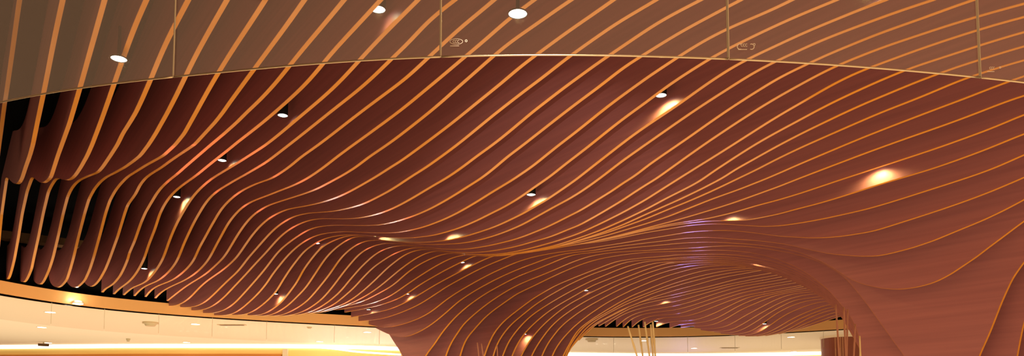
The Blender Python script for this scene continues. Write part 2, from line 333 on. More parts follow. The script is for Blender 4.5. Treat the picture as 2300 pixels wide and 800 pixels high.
trace(39,"2460,600 2400,690 2340,800 2322,850 2300,930 1975,930 1960,800 1945,760 1925,720 1890,680 1860,650 1820,622 1780,602 1740,588 1690,577 1640,572 1600,571 1565,572 1528,572 1510,574 1480,577 1450,579 1420,582 1399,585 1382,588 1357,598 1335,606 1305,618 1275,630 1245,643 1216,660 1200,669 1184,681 1152,705 1130,723 1110,747 1097,774 1088,799 1076,840 1060,920 1010,920")
trace(40,"2500,640 2440,720 2380,810 2360,860 2340,930 1968,930 1950,790 1930,745 1890,688 1860,655 1820,628 1780,608 1740,594 1690,584 1640,578 1600,576 1565,577 1515,580 1495,582 1435,585 1411,588 1390,594 1360,606 1335,614 1305,627 1275,641 1242,660 1237,662 1200,686 1182,701 1152,725 1133,746 1116,773 1108,799 1096,845 1080,920 1040,920")
trace(41,"2540,680 2480,760 2420,830 2400,870 2380,930 1975,930 1950,800 1930,750 1890,692 1860,660 1820,633 1780,613 1740,599 1690,588 1640,582 1600,580 1560,581 1510,583 1465,586 1444,589 1420,595 1390,605 1360,618 1335,628 1308,641 1275,658 1237,680 1200,704 1182,719 1160,743 1142,768 1129,799 1115,850 1100,920 1060,920")
trace(42,"2580,720 2520,800 2460,860 2440,890 2420,930 1975,930 1950,805 1930,755 1890,696 1860,664 1820,637 1780,617 1740,603 1690,592 1640,586 1600,584 1560,586 1520,588 1490,589 1471,591 1450,597 1420,606 1390,618 1360,630 1332,641 1290,665 1260,682 1230,701 1205,722 1182,744 1164,769 1150,799 1135,850 1120,920 1080,920")
trace(43,"1950,810 1930,760 1890,700 1860,668 1820,641 1780,621 1740,606 1690,595 1640,589 1600,588 1560,589 1520,590 1495,592 1480,597 1450,606 1420,618 1380,633 1362,641 1330,656 1311,666 1282,681 1252,702 1222,728 1199,753 1185,774 1170,799 1155,850 1140,920 1100,920")
trace(44,"1940,790 1890,704 1860,672 1820,645 1780,625 1740,610 1690,598 1640,592 1600,590 1560,592 1540,593 1502,599 1474,607 1445,617 1420,627 1390,639 1350,659 1320,674 1290,692 1260,713 1237,734 1215,763 1200,787 1194,799 1180,840 1165,920 1125,920")
trace(45,"1940,794 1890,707 1860,675 1820,648 1780,628 1740,612 1690,600 1640,594 1600,594 1565,596 1540,599 1510,606 1480,615 1450,626 1420,638 1390,651 1360,667 1320,689 1290,709 1260,733 1245,752 1230,772 1217,799 1205,840 1190,920 1150,920")
trace(46,"1940,798 1890,710 1860,678 1820,651 1780,631 1740,615 1690,602 1640,596 1620,596 1587,599 1559,603 1540,608 1510,616 1480,626 1450,638 1420,651 1390,666 1360,682 1320,709 1290,733 1267,757 1252,776 1240,799 1228,840 1215,920 1180,920")
trace(47,"1950,730 1900,680 1860,645 1800,618 1750,603 1700,599 1662,601 1625,603 1590,606 1557,614 1540,619 1517,626 1495,634 1472,643 1450,652 1420,664 1390,680 1360,698 1335,714 1317,726 1297,742 1287,759 1278,775 1265,798 1255,830 1240,920 1200,920")
trace(48,"1950,740 1900,688 1850,650 1800,624 1750,608 1700,602 1655,605 1625,609 1595,615 1557,624 1540,629 1510,638 1472,652 1435,666 1405,678 1369,699 1350,709 1327,722 1308,737 1292,757 1280,776 1270,798 1260,840 1245,920 1210,920")
trace(49,"1950,745 1900,692 1850,655 1800,629 1750,613 1700,606 1655,611 1625,616 1595,622 1557,632 1540,636 1510,645 1472,657 1435,672 1405,684 1378,698 1357,709 1335,722 1315,738 1300,757 1284,778 1272,800 1262,840 1248,920 1215,920")
trace(50,"1950,735 1900,680 1850,645 1800,610 1770,601 1740,604 1700,609 1670,615 1625,623 1587,633 1557,642 1520,651 1495,659 1472,666 1450,674 1427,684 1405,692 1388,700 1365,713 1342,723 1327,735 1310,750 1300,762 1282,782 1268,800 1260,830 1250,920 1220,920")
trace(51,"1950,735 1880,670 1820,620 1790,607 1760,609 1740,612 1700,619 1655,627 1625,635 1592,644 1557,652 1520,661 1495,666 1470,671 1445,677 1420,685 1400,696 1380,707 1360,716 1340,728 1320,745 1300,765")
trace(52,"1950,735 1880,670 1830,630 1800,612 1770,614 1740,619 1700,626 1670,632 1631,640 1600,648 1557,658 1520,667 1495,672 1470,677 1440,684 1410,695 1390,707 1370,718 1345,733")
trace(53,"1950,735 1880,670 1835,635 1805,613 1770,619 1740,625 1700,632 1670,637 1640,643 1610,651 1580,660 1550,669 1520,677 1490,683 1460,688 1430,695 1400,706 1380,718 1360,734")
trace(54,"1950,735 1890,680 1850,640 1820,620 1780,624 1740,631 1700,638 1670,643 1640,650 1610,659 1580,669 1550,679 1520,687 1490,692 1460,696 1430,703 1405,715 1385,734")
trace(55,"1950,735 1890,680 1855,645 1827,625 1790,629 1750,636 1700,644 1655,654 1610,668 1580,678 1550,688 1520,696 1490,700 1460,703 1430,710 1410,722 1400,735")
trace(56,"1950,735 1895,685 1860,650 1832,630 1790,635 1740,643 1700,651 1670,657 1625,671 1610,676 1580,687 1557,695 1535,703 1520,706 1490,708 1460,710 1435,720 1420,735")
trace(57,"1950,735 1900,690 1865,655 1840,637 1800,641 1760,648 1700,659 1677,663 1640,675 1610,687 1572,702 1547,710 1520,713 1490,714 1465,720 1445,735")
trace(58,"1950,735 1900,690 1865,658 1845,641 1824,640 1790,647 1760,653 1720,660 1680,668 1655,679 1625,694 1595,708 1569,718 1545,721 1520,722 1495,725 1475,735")
trace(59,"1950,735 1900,690 1870,662 1850,645 1820,646 1785,652 1750,658 1710,667 1700,670 1670,682 1647,694 1617,712 1592,722 1565,726 1540,728 1520,730 1505,737")
trace(60,"1950,735 1900,690 1870,668 1850,650 1820,651 1780,656 1744,663 1710,676 1680,689 1662,697 1637,713 1613,726 1593,732 1570,733 1550,733 1530,736")
trace(61,"1950,735 1905,695 1875,672 1857,656 1820,656 1790,659 1770,663 1740,674 1710,690 1680,706 1670,711 1647,726 1625,736 1600,739 1580,740 1560,737")
trace(62,"1950,735 1905,695 1877,675 1860,661 1830,660 1800,664 1770,672 1740,686 1710,703 1685,718 1662,732 1643,742 1620,745 1600,746 1575,742")
trace(63,"1950,735 1910,700 1880,680 1865,667 1840,666 1822,669 1785,674 1755,688 1725,705 1700,722 1685,731 1670,740 1652,747 1630,749 1605,747")
trace(64,"1950,735 1910,702 1885,683 1870,672 1845,671 1807,677 1777,687 1747,702 1722,720 1702,736 1685,745 1670,750 1645,752 1620,750")
trace(65,"1950,735 1910,705 1890,688 1875,677 1850,677 1830,681 1800,691 1770,704 1747,718 1726,734 1710,745 1695,750 1670,754 1640,753")
trace(66,"1950,735 1910,705 1892,690 1880,683 1860,684 1822,697 1792,710 1773,720 1752,733 1732,744 1717,751 1690,755 1660,755")
trace(67,"1950,735 1912,707 1895,693 1885,688 1860,691 1822,705 1797,716 1773,729 1755,740 1725,752 1700,756 1675,756")
trace(68,"1950,735 1915,712 1898,698 1887,693 1860,698 1845,703 1822,712 1800,723 1777,737 1752,748 1730,753 1700,756")
trace(69,"1950,737 1915,715 1900,702 1890,698 1860,706 1845,712 1827,719 1815,724 1792,735 1770,745 1745,751 1720,755")
trace(70,"1950,738 1915,717 1902,706 1892,704 1860,714 1830,725 1792,739 1770,746 1750,751")
trace(71,"1955,738 1918,718 1905,709 1895,708 1865,718 1830,730 1800,739 1775,746")

# ------------------------------------------------------------------ the room shell
ZF = 4.15                                                         # far gallery ceiling
V_, F_ = box((-2.2, 3.3, 6.0), (34, 40, 6.2))
tag(link('ceiling', V_, F_, M_BLACK), kind='structure')

FASCIA_PX = [(-160, 628), (-80, 645), (0, 660), (100, 677), (200, 690), (300, 700), (400, 708), (500, 715), (600, 721), (720, 727.5), (850, 734),
             (1000, 743), (1150, 750), (1300, 756), (1400, 757), (1500, 757), (1600, 755), (1700, 750.5), (1800, 745), (1900, 739.5),
             (2000, 733), (2100, 725)]
fc = smooth_curve(FASCIA_PX, 70)
fpl = [at_z(x, y, ZF) for x, y in fc]
V_, F_ = ribbon(fpl, ZF, ZF + 0.26, 0.25)
tag(link('trim_1', V_, F_, M_FASCIA, smooth=False), kind='structure')
back = ribbon([p + Vector((0.02, 0.3, 0)) for p in fpl], ZF + 0.2, 6.0, 0.2)
tag(link('wall_void', back[0], back[1], M_BLACK), kind='structure')

FAR_PX = [(-160, 777), (0, 776), (300, 773.5), (690, 774), (780, 776), (853, 778), (1000, 785), (1200, 791.5), (1400, 794.5), (1550, 795.5), (1700, 794),
          (1850, 790.5), (2000, 786), (2100, 782)]
far = [at_z(x, y, ZF) for x, y in smooth_curve(FAR_PX, 70)]
V_ = [(p.x, p.y, ZF) for p in fpl] + [(p.x, p.y, ZF) for p in far]
V_ += [(x, y, ZF + 0.1) for x, y, z in V_]
n_ = len(fpl)
F_ = [(i, i + 1, n_ + i + 1, n_ + i) for i in range(n_ - 1)] + [(2 * n_ + i, 2 * n_ + i + 1, 3 * n_ + i + 1, 3 * n_ + i) for i in range(n_ - 1)]
tag(link('ceiling_gallery', V_, F_, M_CREAM), kind='structure')
# far wall head with its cove light
V_, F_ = ribbon([p * 1.0 for p in far], 3.45, ZF + 0.1, 0.2)
tag(link('wall_far', V_, F_, M_YELLOW), kind='structure')
def shifted(pts, dist):                                           # plan curve moved towards the eye
    out = []
    for p in pts:
        d = Vector((p.x, p.y, 0)).normalized() * dist
        out.append(Vector((p.x, p.y, 0)) - d)
    return out
V_, F_ = ribbon(shifted(far, 0.05), ZF - 0.115, ZF - 0.003, 0.04)
cove = link('cove_light', V_, F_, M_COVE)
tag(cove, 'long white cove light strip glowing where the cream gallery ceiling meets the far wall', 'light strip')

p0 = at_z(60, 532, 5.35)
V_, F_ = box((-4, p0.y, 5.27), (p0.x + 1.6, p0.y + 0.3, 5.42))
tag(link('trim_3', V_, F_, M_DARKFIT), kind='structure')

pts = []
for x, y in [(690, 779.5), (715, 780.5), (740, 782.5), (765, 785.5), (790, 789), (815, 791.5), (853, 794), (900, 797)]:
    q = at_z(x, float(np.interp(x, [a for a, c in FAR_PX], [c for a, c in FAR_PX])), ZF)
    pts.append(at_d(x, y, math.hypot(q.x, q.y) - 0.45))
V_, F_ = tube(pts, [0.028] * len(pts), 8)
tag(link('cove_light', V_, F_, M_COVE, smooth=True), 'short curved cove light strip branching off below the long one, near the central tree column', 'light strip')

# ------------------------------------------------------------------ the timber fins
PITCH_V, V0, T_ = 0.25, 1.7, 0.043
def fin_v(k): return (k + V0) * PITCH_V

def smooth_trace(pts, step=5.0, sig=6.0):
    P = np.array(pts, float)
    L = np.concatenate([[0], np.cumsum(np.hypot(*np.diff(P, axis=0).T))])
    n = max(8, int(L[-1] / step))
    g = np.linspace(0, L[-1], n)
    x = np.interp(g, L, P[:, 0]); y = np.interp(g, L, P[:, 1])
    st = L[-1] / (n - 1)
    w = int(3 * sig / st) + 1
    k = np.exp(-0.5 * (np.arange(-w, w + 1) * st / sig) ** 2); k /= k.sum()
    w = min(w, n - 1)
    k = k[len(k) // 2 - w: len(k) // 2 + w + 1]; k /= k.sum()
    x = np.convolve(np.pad(x, w, mode='reflect', reflect_type='odd'), k, 'valid')
    y = np.convolve(np.pad(y, w, mode='reflect', reflect_type='odd'), k, 'valid')
    return np.stack([x, y], 1)

def profile(k):
    if 15 <= k <= 30:                                               # the fin ends run on a little behind their neighbours
        ex, ey = TR[k][-1]
        TR[k] = TR[k] + [(ex - 12, ey + 0.5), (ex - 22, ey - 0.5)]
    px = smooth_trace(TR[k], 5.0, 5.0 if k < 9 else 12.0)
    soft = smooth_trace(TR[k], 5.0, 34.0)                           # the long gentle runs are fair curves
    y, x = px[:, 1], px[:, 0]
    lim = 330.0 if k >= 9 else 265.0 + 0 * k
    w = np.clip((lim + 60 - y) / 100.0, 0, 1)
    if k >= 24: w = np.maximum(w, np.clip((x - 1720) / 150.0, 0, 1) * np.clip((520 - y) / 60.0, 0, 1))
    if k < 9: w = np.clip((lim - y) / 60.0, 0, 1)
    px = px * (1 - w[:, None]) + soft * w[:, None]
    uz = []
    for x, y in px:
        q = at_v(x, y, fin_v(k))
        uz.append((q.y, max(q.z, 0.0)))
    u0, z0 = uz[0]
    pre = [(u0 - 1.6 * (1 - i / 6.0), min(z0 + (0.0 if k < 24 else 0.9 * (1 - i / 6.0) * (1 if k > 30 else 0.3)), 5.7) if z0 > 1.2 else z0) for i in range(6)]
    uz = (pre if k < 39 else []) + uz
    out = [uz[0]]
    for q in uz[1:]:
        if q[0] > out[-1][0] + 0.004: out.append(q)
    return out

def fin(k):
    uz = np.array(profile(k))
    u, z = uz[:, 0], uz[:, 1]
    # inner curve = offset of the bottom edge by the thickness of the edge band
    du = np.gradient(u); dz = np.gradient(z); l = np.hypot(du, dz)
    nu, nz = -dz / l, du / l
    iu, iz = u + nu * 0.003, z + nz * 0.003
    ug = np.linspace(u[0], u[-1], 200)
    zg = np.maximum(np.interp(ug, u, z), 4.25)
    dg = ug[1] - ug[0]
    w = max(1, int(0.5 / dg))
    zm = np.array([zg[max(0, i - w): i + w + 1].max() for i in range(200)])
    kk = np.exp(-0.5 * (np.arange(-2 * w, 2 * w + 1) * dg / 0.5) ** 2); kk /= kk.sum()
    zt = np.convolve(np.pad(zm, 2 * w, mode='edge'), kk, 'valid') + FIN_H
    zt = np.minimum(np.maximum(zt, zg + 0.25), 5.9)
    top = np.interp(u, ug, zt)
    v = fin_v(k)
    hw = T_ / 2
    pw = hw
    hw = hw - 0.0015
    n = len(u)
    V, Fc = [], []
    for i in range(n):
        V += [(v - pw, iu[i], iz[i]), (v + pw, iu[i], iz[i]), (v + pw, u[i], top[i]), (v - pw, u[i], top[i])]
    for i in range(n - 1):
        a, b = 4 * i, 4 * i + 4
        for j in range(4):
            Fc.append((a + j, a + (j + 1) % 4, b + (j + 1) % 4, b + j))
    Fc += [(0, 1, 2, 3), (4 * n - 4, 4 * n - 3, 4 * n - 2, 4 * n - 1)]
    o = link('ceiling_fin', V, Fc, M_FACE)
    V, Fc = [], []
    for i in range(n):
        V += [(v - hw, u[i], z[i]), (v + hw, u[i], z[i]), (v + hw, iu[i], iz[i]), (v - hw, iu[i], iz[i])]
    for i in range(n - 1):
        a, b = 4 * i, 4 * i + 4
        for j in range(4):
            Fc.append((a + j, a + (j + 1) % 4, b + (j + 1) % 4, b + j))
    Fc += [(0, 1, 2, 3), (4 * n - 4, 4 * n - 3, 4 * n - 2, 4 * n - 1)]
    e = link('edge_strip', V, Fc, M_EDGE, o)
    e['label'] = 'golden orange bottom edge band'
    if k < 24:
        lab = 'wavy reddish timber fin crossing the photo top edge, %s from the left' % ORD[k + 1]
    elif k < 36:
        lab = 'wavy reddish timber fin meeting the photo right edge, %s from the top' % ORD[k - 23]
    elif k < 39:
        lab = ['timber fin swooping into the low curl just left of the right tree column',
               'broad timber fin forming the front face of the right tree column',
               'timber fin whose inner edge outlines the right side of the arch'][k - 36]
    elif k < 50:
        lab = 'timber fin in the dark right half of the central tree column, %s from its left' % ORD[k - 38]
    else:
        lab = 'thin distant timber fin of the far wave beyond the arch, %s from the top' % ORD[k - 49]
    tag(o, lab, 'ceiling fin', 'parallel timber fins of the wave ceiling')
    return o
FIN_H = 0.60
for k_ in sorted(TR):
    fin(k_)

# ------------------------------------------------------------------ spotlights hung in the gaps between fins
def downlight(x, y, k, label, watts=20.0, r=0.055, h=0.30, drop=0.0, gap=0.5):
    p = at_v(x, y, fin_v(k) - PITCH_V * gap) 
    p = EYE + (p - EYE) * (1 - drop)
    t = empty('downlight', p + Vector((0, 0, h)))
    prof = [(r, 0.0), (r, h), (0.012, h), (0.012, h + 0.02)]
    if drop: prof = [(r, 0.0), (r, 0.010), (0.016, 0.014), (0.012, h + 0.25)]
    V, Fc = lathe(p, prof, 24, cap=False)
    V2, F2 = lathe(p, [(r, 0.0), (r * 0.94, 0.0), (r * 0.94, 0.012)], 24, cap=False)
    n = len(V)
    link('lamp_body', V + V2, Fc + [tuple(i + n for i in f) for f in F2], M_CAN, t)
    V, Fc = lathe(p, [(r * 0.94, 0.006), (r * 0.7, 0.000), (r * 0.3, -0.003)], 24)
    link('lens', V, Fc, M_LENS, t)
    ld = bpy.data.lights.new('lamp_light', 'SPOT')
    ld.energy = watts; ld.color = (1.0, 0.86, 0.32); ld.spot_size = math.radians(165); ld.spot_blend = 0.6
    ld.shadow_soft_size = 0.03
    lo = bpy.data.objects.new('lamp_light', ld); C.objects.link(lo)
    lo.parent = t; lo.location = (0, 0, -h - 0.02)
    tag(t, label, 'spotlight', 'spotlights hung between the ceiling fins')
    return t
LIGHTS = [
    (267, 133, 3, 'white round reflection-like disc shining behind the glass near its left end', 1),
    (849, 22, 10, 'white downlight at the top of the photo partly cut by a fin', 2),
    (1163, 32, 13, 'biggest white round reflection-like disc at the top centre behind the glass', 3),
    (635, 260, 10, 'black canned spotlight just below the glass, left of centre', 0),
    (499, 361, 10, 'black canned spotlight next below the one under the glass, beside a red glint', 0),
    (397, 443, 10, 'black canned spotlight third down the left row', 0),
    (324, 604, 10, 'black canned spotlight lowest in the left row, near the ragged fin ends', 0),
    (1485, 215, 21, 'white spotlight with a bright flare on the fin below the glass, right of centre', 0),
    (1193, 438, 21, 'white spotlight with a golden flare in the middle of the ceiling', 0),
    (998, 521, 21, 'half hidden spotlight glowing at the dip of the ceiling, right one of two', 0),
    (843, 527, 21, 'half hidden spotlight glowing at the dip of the ceiling, left one of two', 0),
    (712, 547, 21, 'small spotlight with a white lens on the crest below the dip', 0),
    (619, 661, 21, 'small black spotlight low on the left wave with a golden flare', 0),
    (1950, -14, 21, 'spotlight flaring golden at the top edge of the photo, right of centre', 0),
    (1966, 372, 32, 'spotlight blazing white on the broad fins at the right', 0),
    (1628, 481, 32, 'spotlight glowing as a half dome where the right fins turn level', 0),
    (1378, 531, 32, 'spotlight glowing in the narrow bundle of fins right of centre', 0),
    (1181, 563, 32, 'tiny spotlight glint on the crest of the central fold', 0),
    (1038, 590, 32, 'small spotlight with a white dot lens above the central tree column', 0),
    (914, 661, 32, 'small black spotlight left of the central tree column', 0),
    (828, 696, 32, 'spotlight glowing low at the left root of the central tree column', 0),
    (1689, 585, 43, 'tiny spotlight inside the top of the arch', 0),
    (1494, 586, 43, 'white glowing spotlight at the left top of the arch', 0),
    (1316, 653, 43, 'golden spotlight on the arch fins right of the central tree column', 0),
    (1178, 751, 43, 'spotlight casting a long white flare down the central tree column', 0),
    (1487, 673, 53, 'golden spotlight on the distant fins in the hollow under the arch', 0),
    (1474, 722, 58, 'small spotlight above the bamboo stalks by the fascia', 0),
    (1717, 728, 65, 'bright spotlight at the bottom of the distant wave', 0),
]
for x, y, k, lab, special in LIGHTS:
    if special in (1, 3):  # reflection-like discs, built as glowing lamps hung under a fin
        downlight(x, y, k, lab, 0.8, r=0.078 if special == 3 else 0.070, h=0.055, gap=0.0, drop=0.04)
    elif special == 2:
        downlight(x, y, k, lab, 2.0, r=0.065, h=0.12)
    else:
        downlight(x, y, k, lab, 5.0 if (x, k) == (1689, 43) else 20.0)

# ------------------------------------------------------------------ near glass smoke barrier
ZG0, ZG1 = 3.6, 4.35
GLASS_PX = [(-120, 256), (0, 228), (100, 208), (200, 193), (300, 181), (388, 172), (475, 165), (600, 151), (700, 143), (800, 135.5), (900, 130), (990, 127),
            (1100, 123.8), (1200, 122.5), (1300, 123), (1400, 124.5), (1500, 127), (1637, 132), (1700, 135), (1800, 140.5), (1900, 147),
            (2000, 155), (2100, 163.5), (2200, 173), (2300, 185), (2420, 199), (2700, 240)]
gl_px = smooth_curve(GLASS_PX, 400)
def gpt(x):
    xs = [a for a, b in gl_px]; ys = [b for a, b in gl_px]
    return at_z(x, float(np.interp(x, xs, ys)), ZG0)
SEAMS = [-120, 389, 990, 1637, 2203, 2700]
NAMES = ['first from the left', 'second from the left', 'third from the left', 'fourth from the left', 'fifth from the left']
for i in range(5):
    xa, xb = SEAMS[i] + (1.5 if i else 0), SEAMS[i + 1] - 1.5
    pts = [gpt(xa + (xb - xa) * j / 24.0) for j in range(25)]
    V, Fc = ribbon(pts, ZG0, ZG1, 0.010)
    o = link('glass_panel', V, Fc, M_GLASS, smooth=False)
    tag(o, 'curved clear glass panel across the top of the photo, ' + NAMES[i], 'glass panel', 'glass smoke barrier panels')
    V, Fc = tube([p + Vector((0, 0, ZG0 - p.z)) for p in pts], [0.0055] * 25, 8)
    e = link('edge_trim', V, Fc, M_METAL, o, smooth=True)
    if i < 4:
        q = gpt(SEAMS[i + 1])
        V, Fc = box((q.x - 0.004, q.y - 0.003, ZG0), (q.x + 0.004, q.y + 0.009, ZG1))
        link('joint_strip', V, Fc, M_GEDGE, o)
    if i >= 2:
        # etched certification stamp: an oval ring, letter strokes, a small mark beside it and a line of text below
        cx = {2: 1029, 3: 1676, 4: 2232}[i]; cy = {2: 96, 3: 104, 4: 155}[i]
        s = {2: 1.0, 3: 1.0, 4: 0.8}[i]
        def gp(px, py, off=0.006):
            b = gpt(px)
            r = ray(px, py); d = math.hypot(b.x, b.y) / math.hypot(r.x, r.y)
            q = EYE + r * d
            return q - Vector((b.x, b.y, 0)).normalized() * off
        V, Fc = [], []
        def stroke(path, w):
            L = len(V)
            for j, (a, b) in enumerate(path):
                a0, b0 = path[max(j - 1, 0)]; a1, b1 = path[min(j + 1, len(path) - 1)]
                tx, ty = a1 - a0, b1 - b0; m = math.hypot(tx, ty) or 1
                nx, ny = -ty / m * w, tx / m * w
                V.append(gp(cx + (a + nx) * s, cy + (b + ny) * s)); V.append(gp(cx + (a - nx) * s, cy + (b - ny) * s))
            for j in range(len(path) - 1):
                Fc.append((L + 2 * j, L + 2 * j + 1, L + 2 * j + 3, L + 2 * j + 2))
        if i == 2:
            stroke([(-4 + 14.5 * math.cos(t * math.pi / 14), -1.5 + 6.2 * math.sin(t * math.pi / 14)) for t in range(29)], 0.55)
        if i == 3:
            for c0 in (-14, 12):
                stroke([(c0 + 6 * math.cos(math.pi * (0.35 + t / 10.0 * 1.3)) * (1 if c0 < 0 else -1), 2 + 6 * math.sin(math.pi * (0.35 + t / 10.0 * 1.3))) for t in range(11)], 0.8)
        for c0 in (-9, -4, 1):
            stroke([(c0 + 2.6 * math.cos(math.pi * (0.3 + t / 8.0 * 1.4)), -1.5 + 3.0 * math.sin(math.pi * (0.3 + t / 8.0 * 1.4))) for t in range(9)], 0.5)
        stroke([(18 + 2.2 * math.cos(t * math.pi / 5), -3 + 2.4 * math.sin(t * math.pi / 5)) for t in range(11)], 0.6)
        stroke([(-18, 8.5), (2, 8.2)], 0.7)
        e = link('etched_stamp', V, Fc, M_ETCH, o)
        e['label'] = 'small pale etched certification stamp'
# unseen spot added for a highlight, aimed level at the middle of the glass edge
g_ = gpt(1240); d_ = Vector((g_.x, g_.y, 0)).normalized()
ld = bpy.data.lights.new('edge_highlight_spot', 'SPOT'); ld.energy = 330; ld.color = (1, 0.95, 0.9); ld.spot_size = math.radians(36); ld.spot_blend = 0.5
lo = bpy.data.objects.new('edge_highlight_spot', ld); C.objects.link(lo)
lo.location = (g_.x - d_.x * 1.75, g_.y - d_.y * 1.75, ZG0 - 0.02)
lo.rotation_euler = (d_).to_track_quat('-Z', 'Y').to_euler()
V_, F_ = ribbon([gpt(SEAMS[0] + (SEAMS[-1] - SEAMS[0]) * j / 60.0) for j in range(61)], ZG1, ZG1 + 0.06, 0.03)
tag(link('trim_2', V_, F_, M_METAL), kind='structure')

# ------------------------------------------------------------------ far gallery: glass barrier, ceiling lights, fittings
fin_x = [a for a, b in fc]; fin_y = [b for a, b in fc]
def fpt(x): return at_z(x, float(np.interp(x, fin_x, fin_y)), ZF)
FS = [-110, 0, 117, 236, 358, 478, 600, 752, 853, 960, 1070, 1170, 1270, 1379, 1462, 1545, 1651, 1755, 1850, 1950]
for i in range(len(FS) - 1):
    pts = [fpt(FS[i] + 0.6 + (FS[i + 1] - FS[i] - 1.2) * j / 6.0) - Vector((0, 0, 0)) for j in range(7)]
    pts = [p + (Vector((p.x, p.y, 0)).normalized() * 0.10) for p in pts]
    V, Fc = ribbon(pts, ZF - 0.50, ZF - 0.001, 0.010)
    o = link('far_glass_panel', V, Fc, M_FARGLASS)
    side = 'left of the central tree column' if i < 8 else ('hidden behind the central tree column' if i < 12 else 'seen through the arch')
    idx = i + 1 if i < 8 else (i - 7 if i < 12 else i - 11)
    tag(o, 'glass panel under the tan fascia %s, %s from the left' % (side, ORD[idx]), 'glass panel', 'glass panels below the far fascia')
    p = pts[-1]; d = Vector((p.x, p.y, 0)).normalized()
    V, Fc = box((p.x - 0.004, p.y - 0.004, ZF - 0.46), (p.x + 0.004, p.y + 0.004, ZF - 0.001))
    link('joint_strip', V, Fc, M_GREY, o)

def ceiling_light(x, y, label, r=0.11):
    p = at_z(x, y, ZF)
    t = empty('ceiling_light', p)
    V, Fc = lathe(p, [(r * 1.15, 0.0), (r * 1.15, -0.012), (r, -0.012), (r, -0.004)], 28, cap=False)
    link('rim', V, Fc, M_CREAM, t)
    V, Fc = lathe(p, [(r, -0.006), (r * 0.5, -0.010)], 28)
    link('lens', V, Fc, M_LENS, t)
    tag(t, label, 'ceiling light', 'round lights in the gallery ceiling')
for a in [(113, 701, 'round ceiling light nearest the fascia in the left corner'),
          (94, 735, 'round ceiling light in the left corner, middle one of three in a row'),
          (108, 770, 'round ceiling light in the left corner right above the cove light'),
          (439, 728, 'round ceiling light left of the long air slot'),
          (419, 769, 'round ceiling light just above the cove light, left of the yellow pilaster'),
          (825, 746, 'round ceiling light beside the left edge of the central tree column'),
          (718, 767, 'round ceiling light above the split of the cove light'),
          (1445, 765, 'round ceiling light behind the bamboo stalks'),
          (1446, 796, 'round ceiling light low behind the bamboo stalks'),
          (1559, 782, 'round ceiling light below the left end of the distant wave'),
          (1777, 757, 'round ceiling light just under the distant wave, left of the brown column'),
          (1783, 790, 'round ceiling light low down, left of the brown column')]:
    ceiling_light(*a)

def fascia_light(x, y):
    b = at_z(x, y, ZF)
    d = Vector((b.x, b.y, 0)).normalized()
    p = b - d * 0.16 + Vector((0, 0, 0.02))
    t = empty('fascia_spotlight', p)
    V, Fc = lathe(p, [(0.10, 0.0), (0.11, 0.02), (0.09, 0.06), (0.02, 0.07)], 24, cap=True)
    link('lamp_body', V, Fc, M_CREAM, t)
    V, Fc = lathe(p, [(0.10, -0.002), (0.05, -0.012)], 24)
    link('lens', V, Fc, M_LENS, t)
    ld = bpy.data.lights.new('lamp_light', 'POINT'); ld.energy = 5.0; ld.color = (1, 0.88, 0.72); ld.shadow_soft_size = 0.05
    lo = bpy.data.objects.new('lamp_light', ld); C.objects.link(lo); lo.parent = t; lo.location = (-d.x * 0.1, -d.y * 0.1, 0.09)
    tag(t, 'bright white spotlight on the tan fascia at the lower left', 'spotlight')
fascia_light(175, 687)

def detector(x, y, label, r, h, m=M_GREY):
    p = at_z(x, y, ZF)
    t = empty('smoke_detector', p)
    V, Fc = lathe(p, [(r, 0.0), (r, -h * 0.4), (r * 0.75, -h * 0.5)], 24, cap=False)
    link('base', V, Fc, m, t)
    V, Fc = lathe(p, [(r * 0.75, -h * 0.5), (r * 0.6, -h), (0.01, -h)], 24)
    link('sensor', V, Fc, m, t)
    tag(t, label, 'smoke detector')
detector(338, 724, 'round ceiling fitting under the fascia at the left', 0.19, 0.10)
detector(1329, 761, 'round ceiling fitting at the right foot of the central tree column', 0.19, 0.10)
detector(288, 761, 'tiny ceiling sensor left of centre above the cove light', 0.06, 0.09)
detector(695, 735, 'tiny ceiling sensor near the central tree column', 0.07, 0.04)
def vent(xa, xb, y, label):
    a, b = at_z(xa, y, ZF), at_z(xb, y, ZF)
    d = (b - a).normalized(); s = Vector((-d.y, d.x, 0)) * 0.09
    t = empty('air_vent', (a + b) / 2)
    V = [a - s, b - s, b + s, a + s]
    V = [v + Vector((0, 0, z)) for z in (-0.012, 0.0) for v in V]
    link('frame', V, [(0, 1, 2, 3), (4, 5, 6, 7), (0, 1, 5, 4), (1, 2, 6, 5), (2, 3, 7, 6), (3, 0, 4, 7)], M_GREY, t)
    for f in (-0.45, 0.25):
        W = [a + d * 0.05 + s * f, b - d * 0.05 + s * f, b - d * 0.05 + s * (f + 0.3), a + d * 0.05 + s * (f + 0.3)]
        W = [v + Vector((0, 0, z)) for z in (-0.02, -0.012) for v in W]
        link('slot', W, [(0, 1, 2, 3), (4, 5, 6, 7), (0, 1, 5, 4), (1, 2, 6, 5), (2, 3, 7, 6), (3, 0, 4, 7)], M_DARKFIT, t)
    tag(t, label, 'air vent')
vent(490, 552, 729.5, 'long slot air vent in the gallery ceiling at the lower left')
vent(1618, 1660, 781, 'long slot air vent in the gallery ceiling under the distant wave')
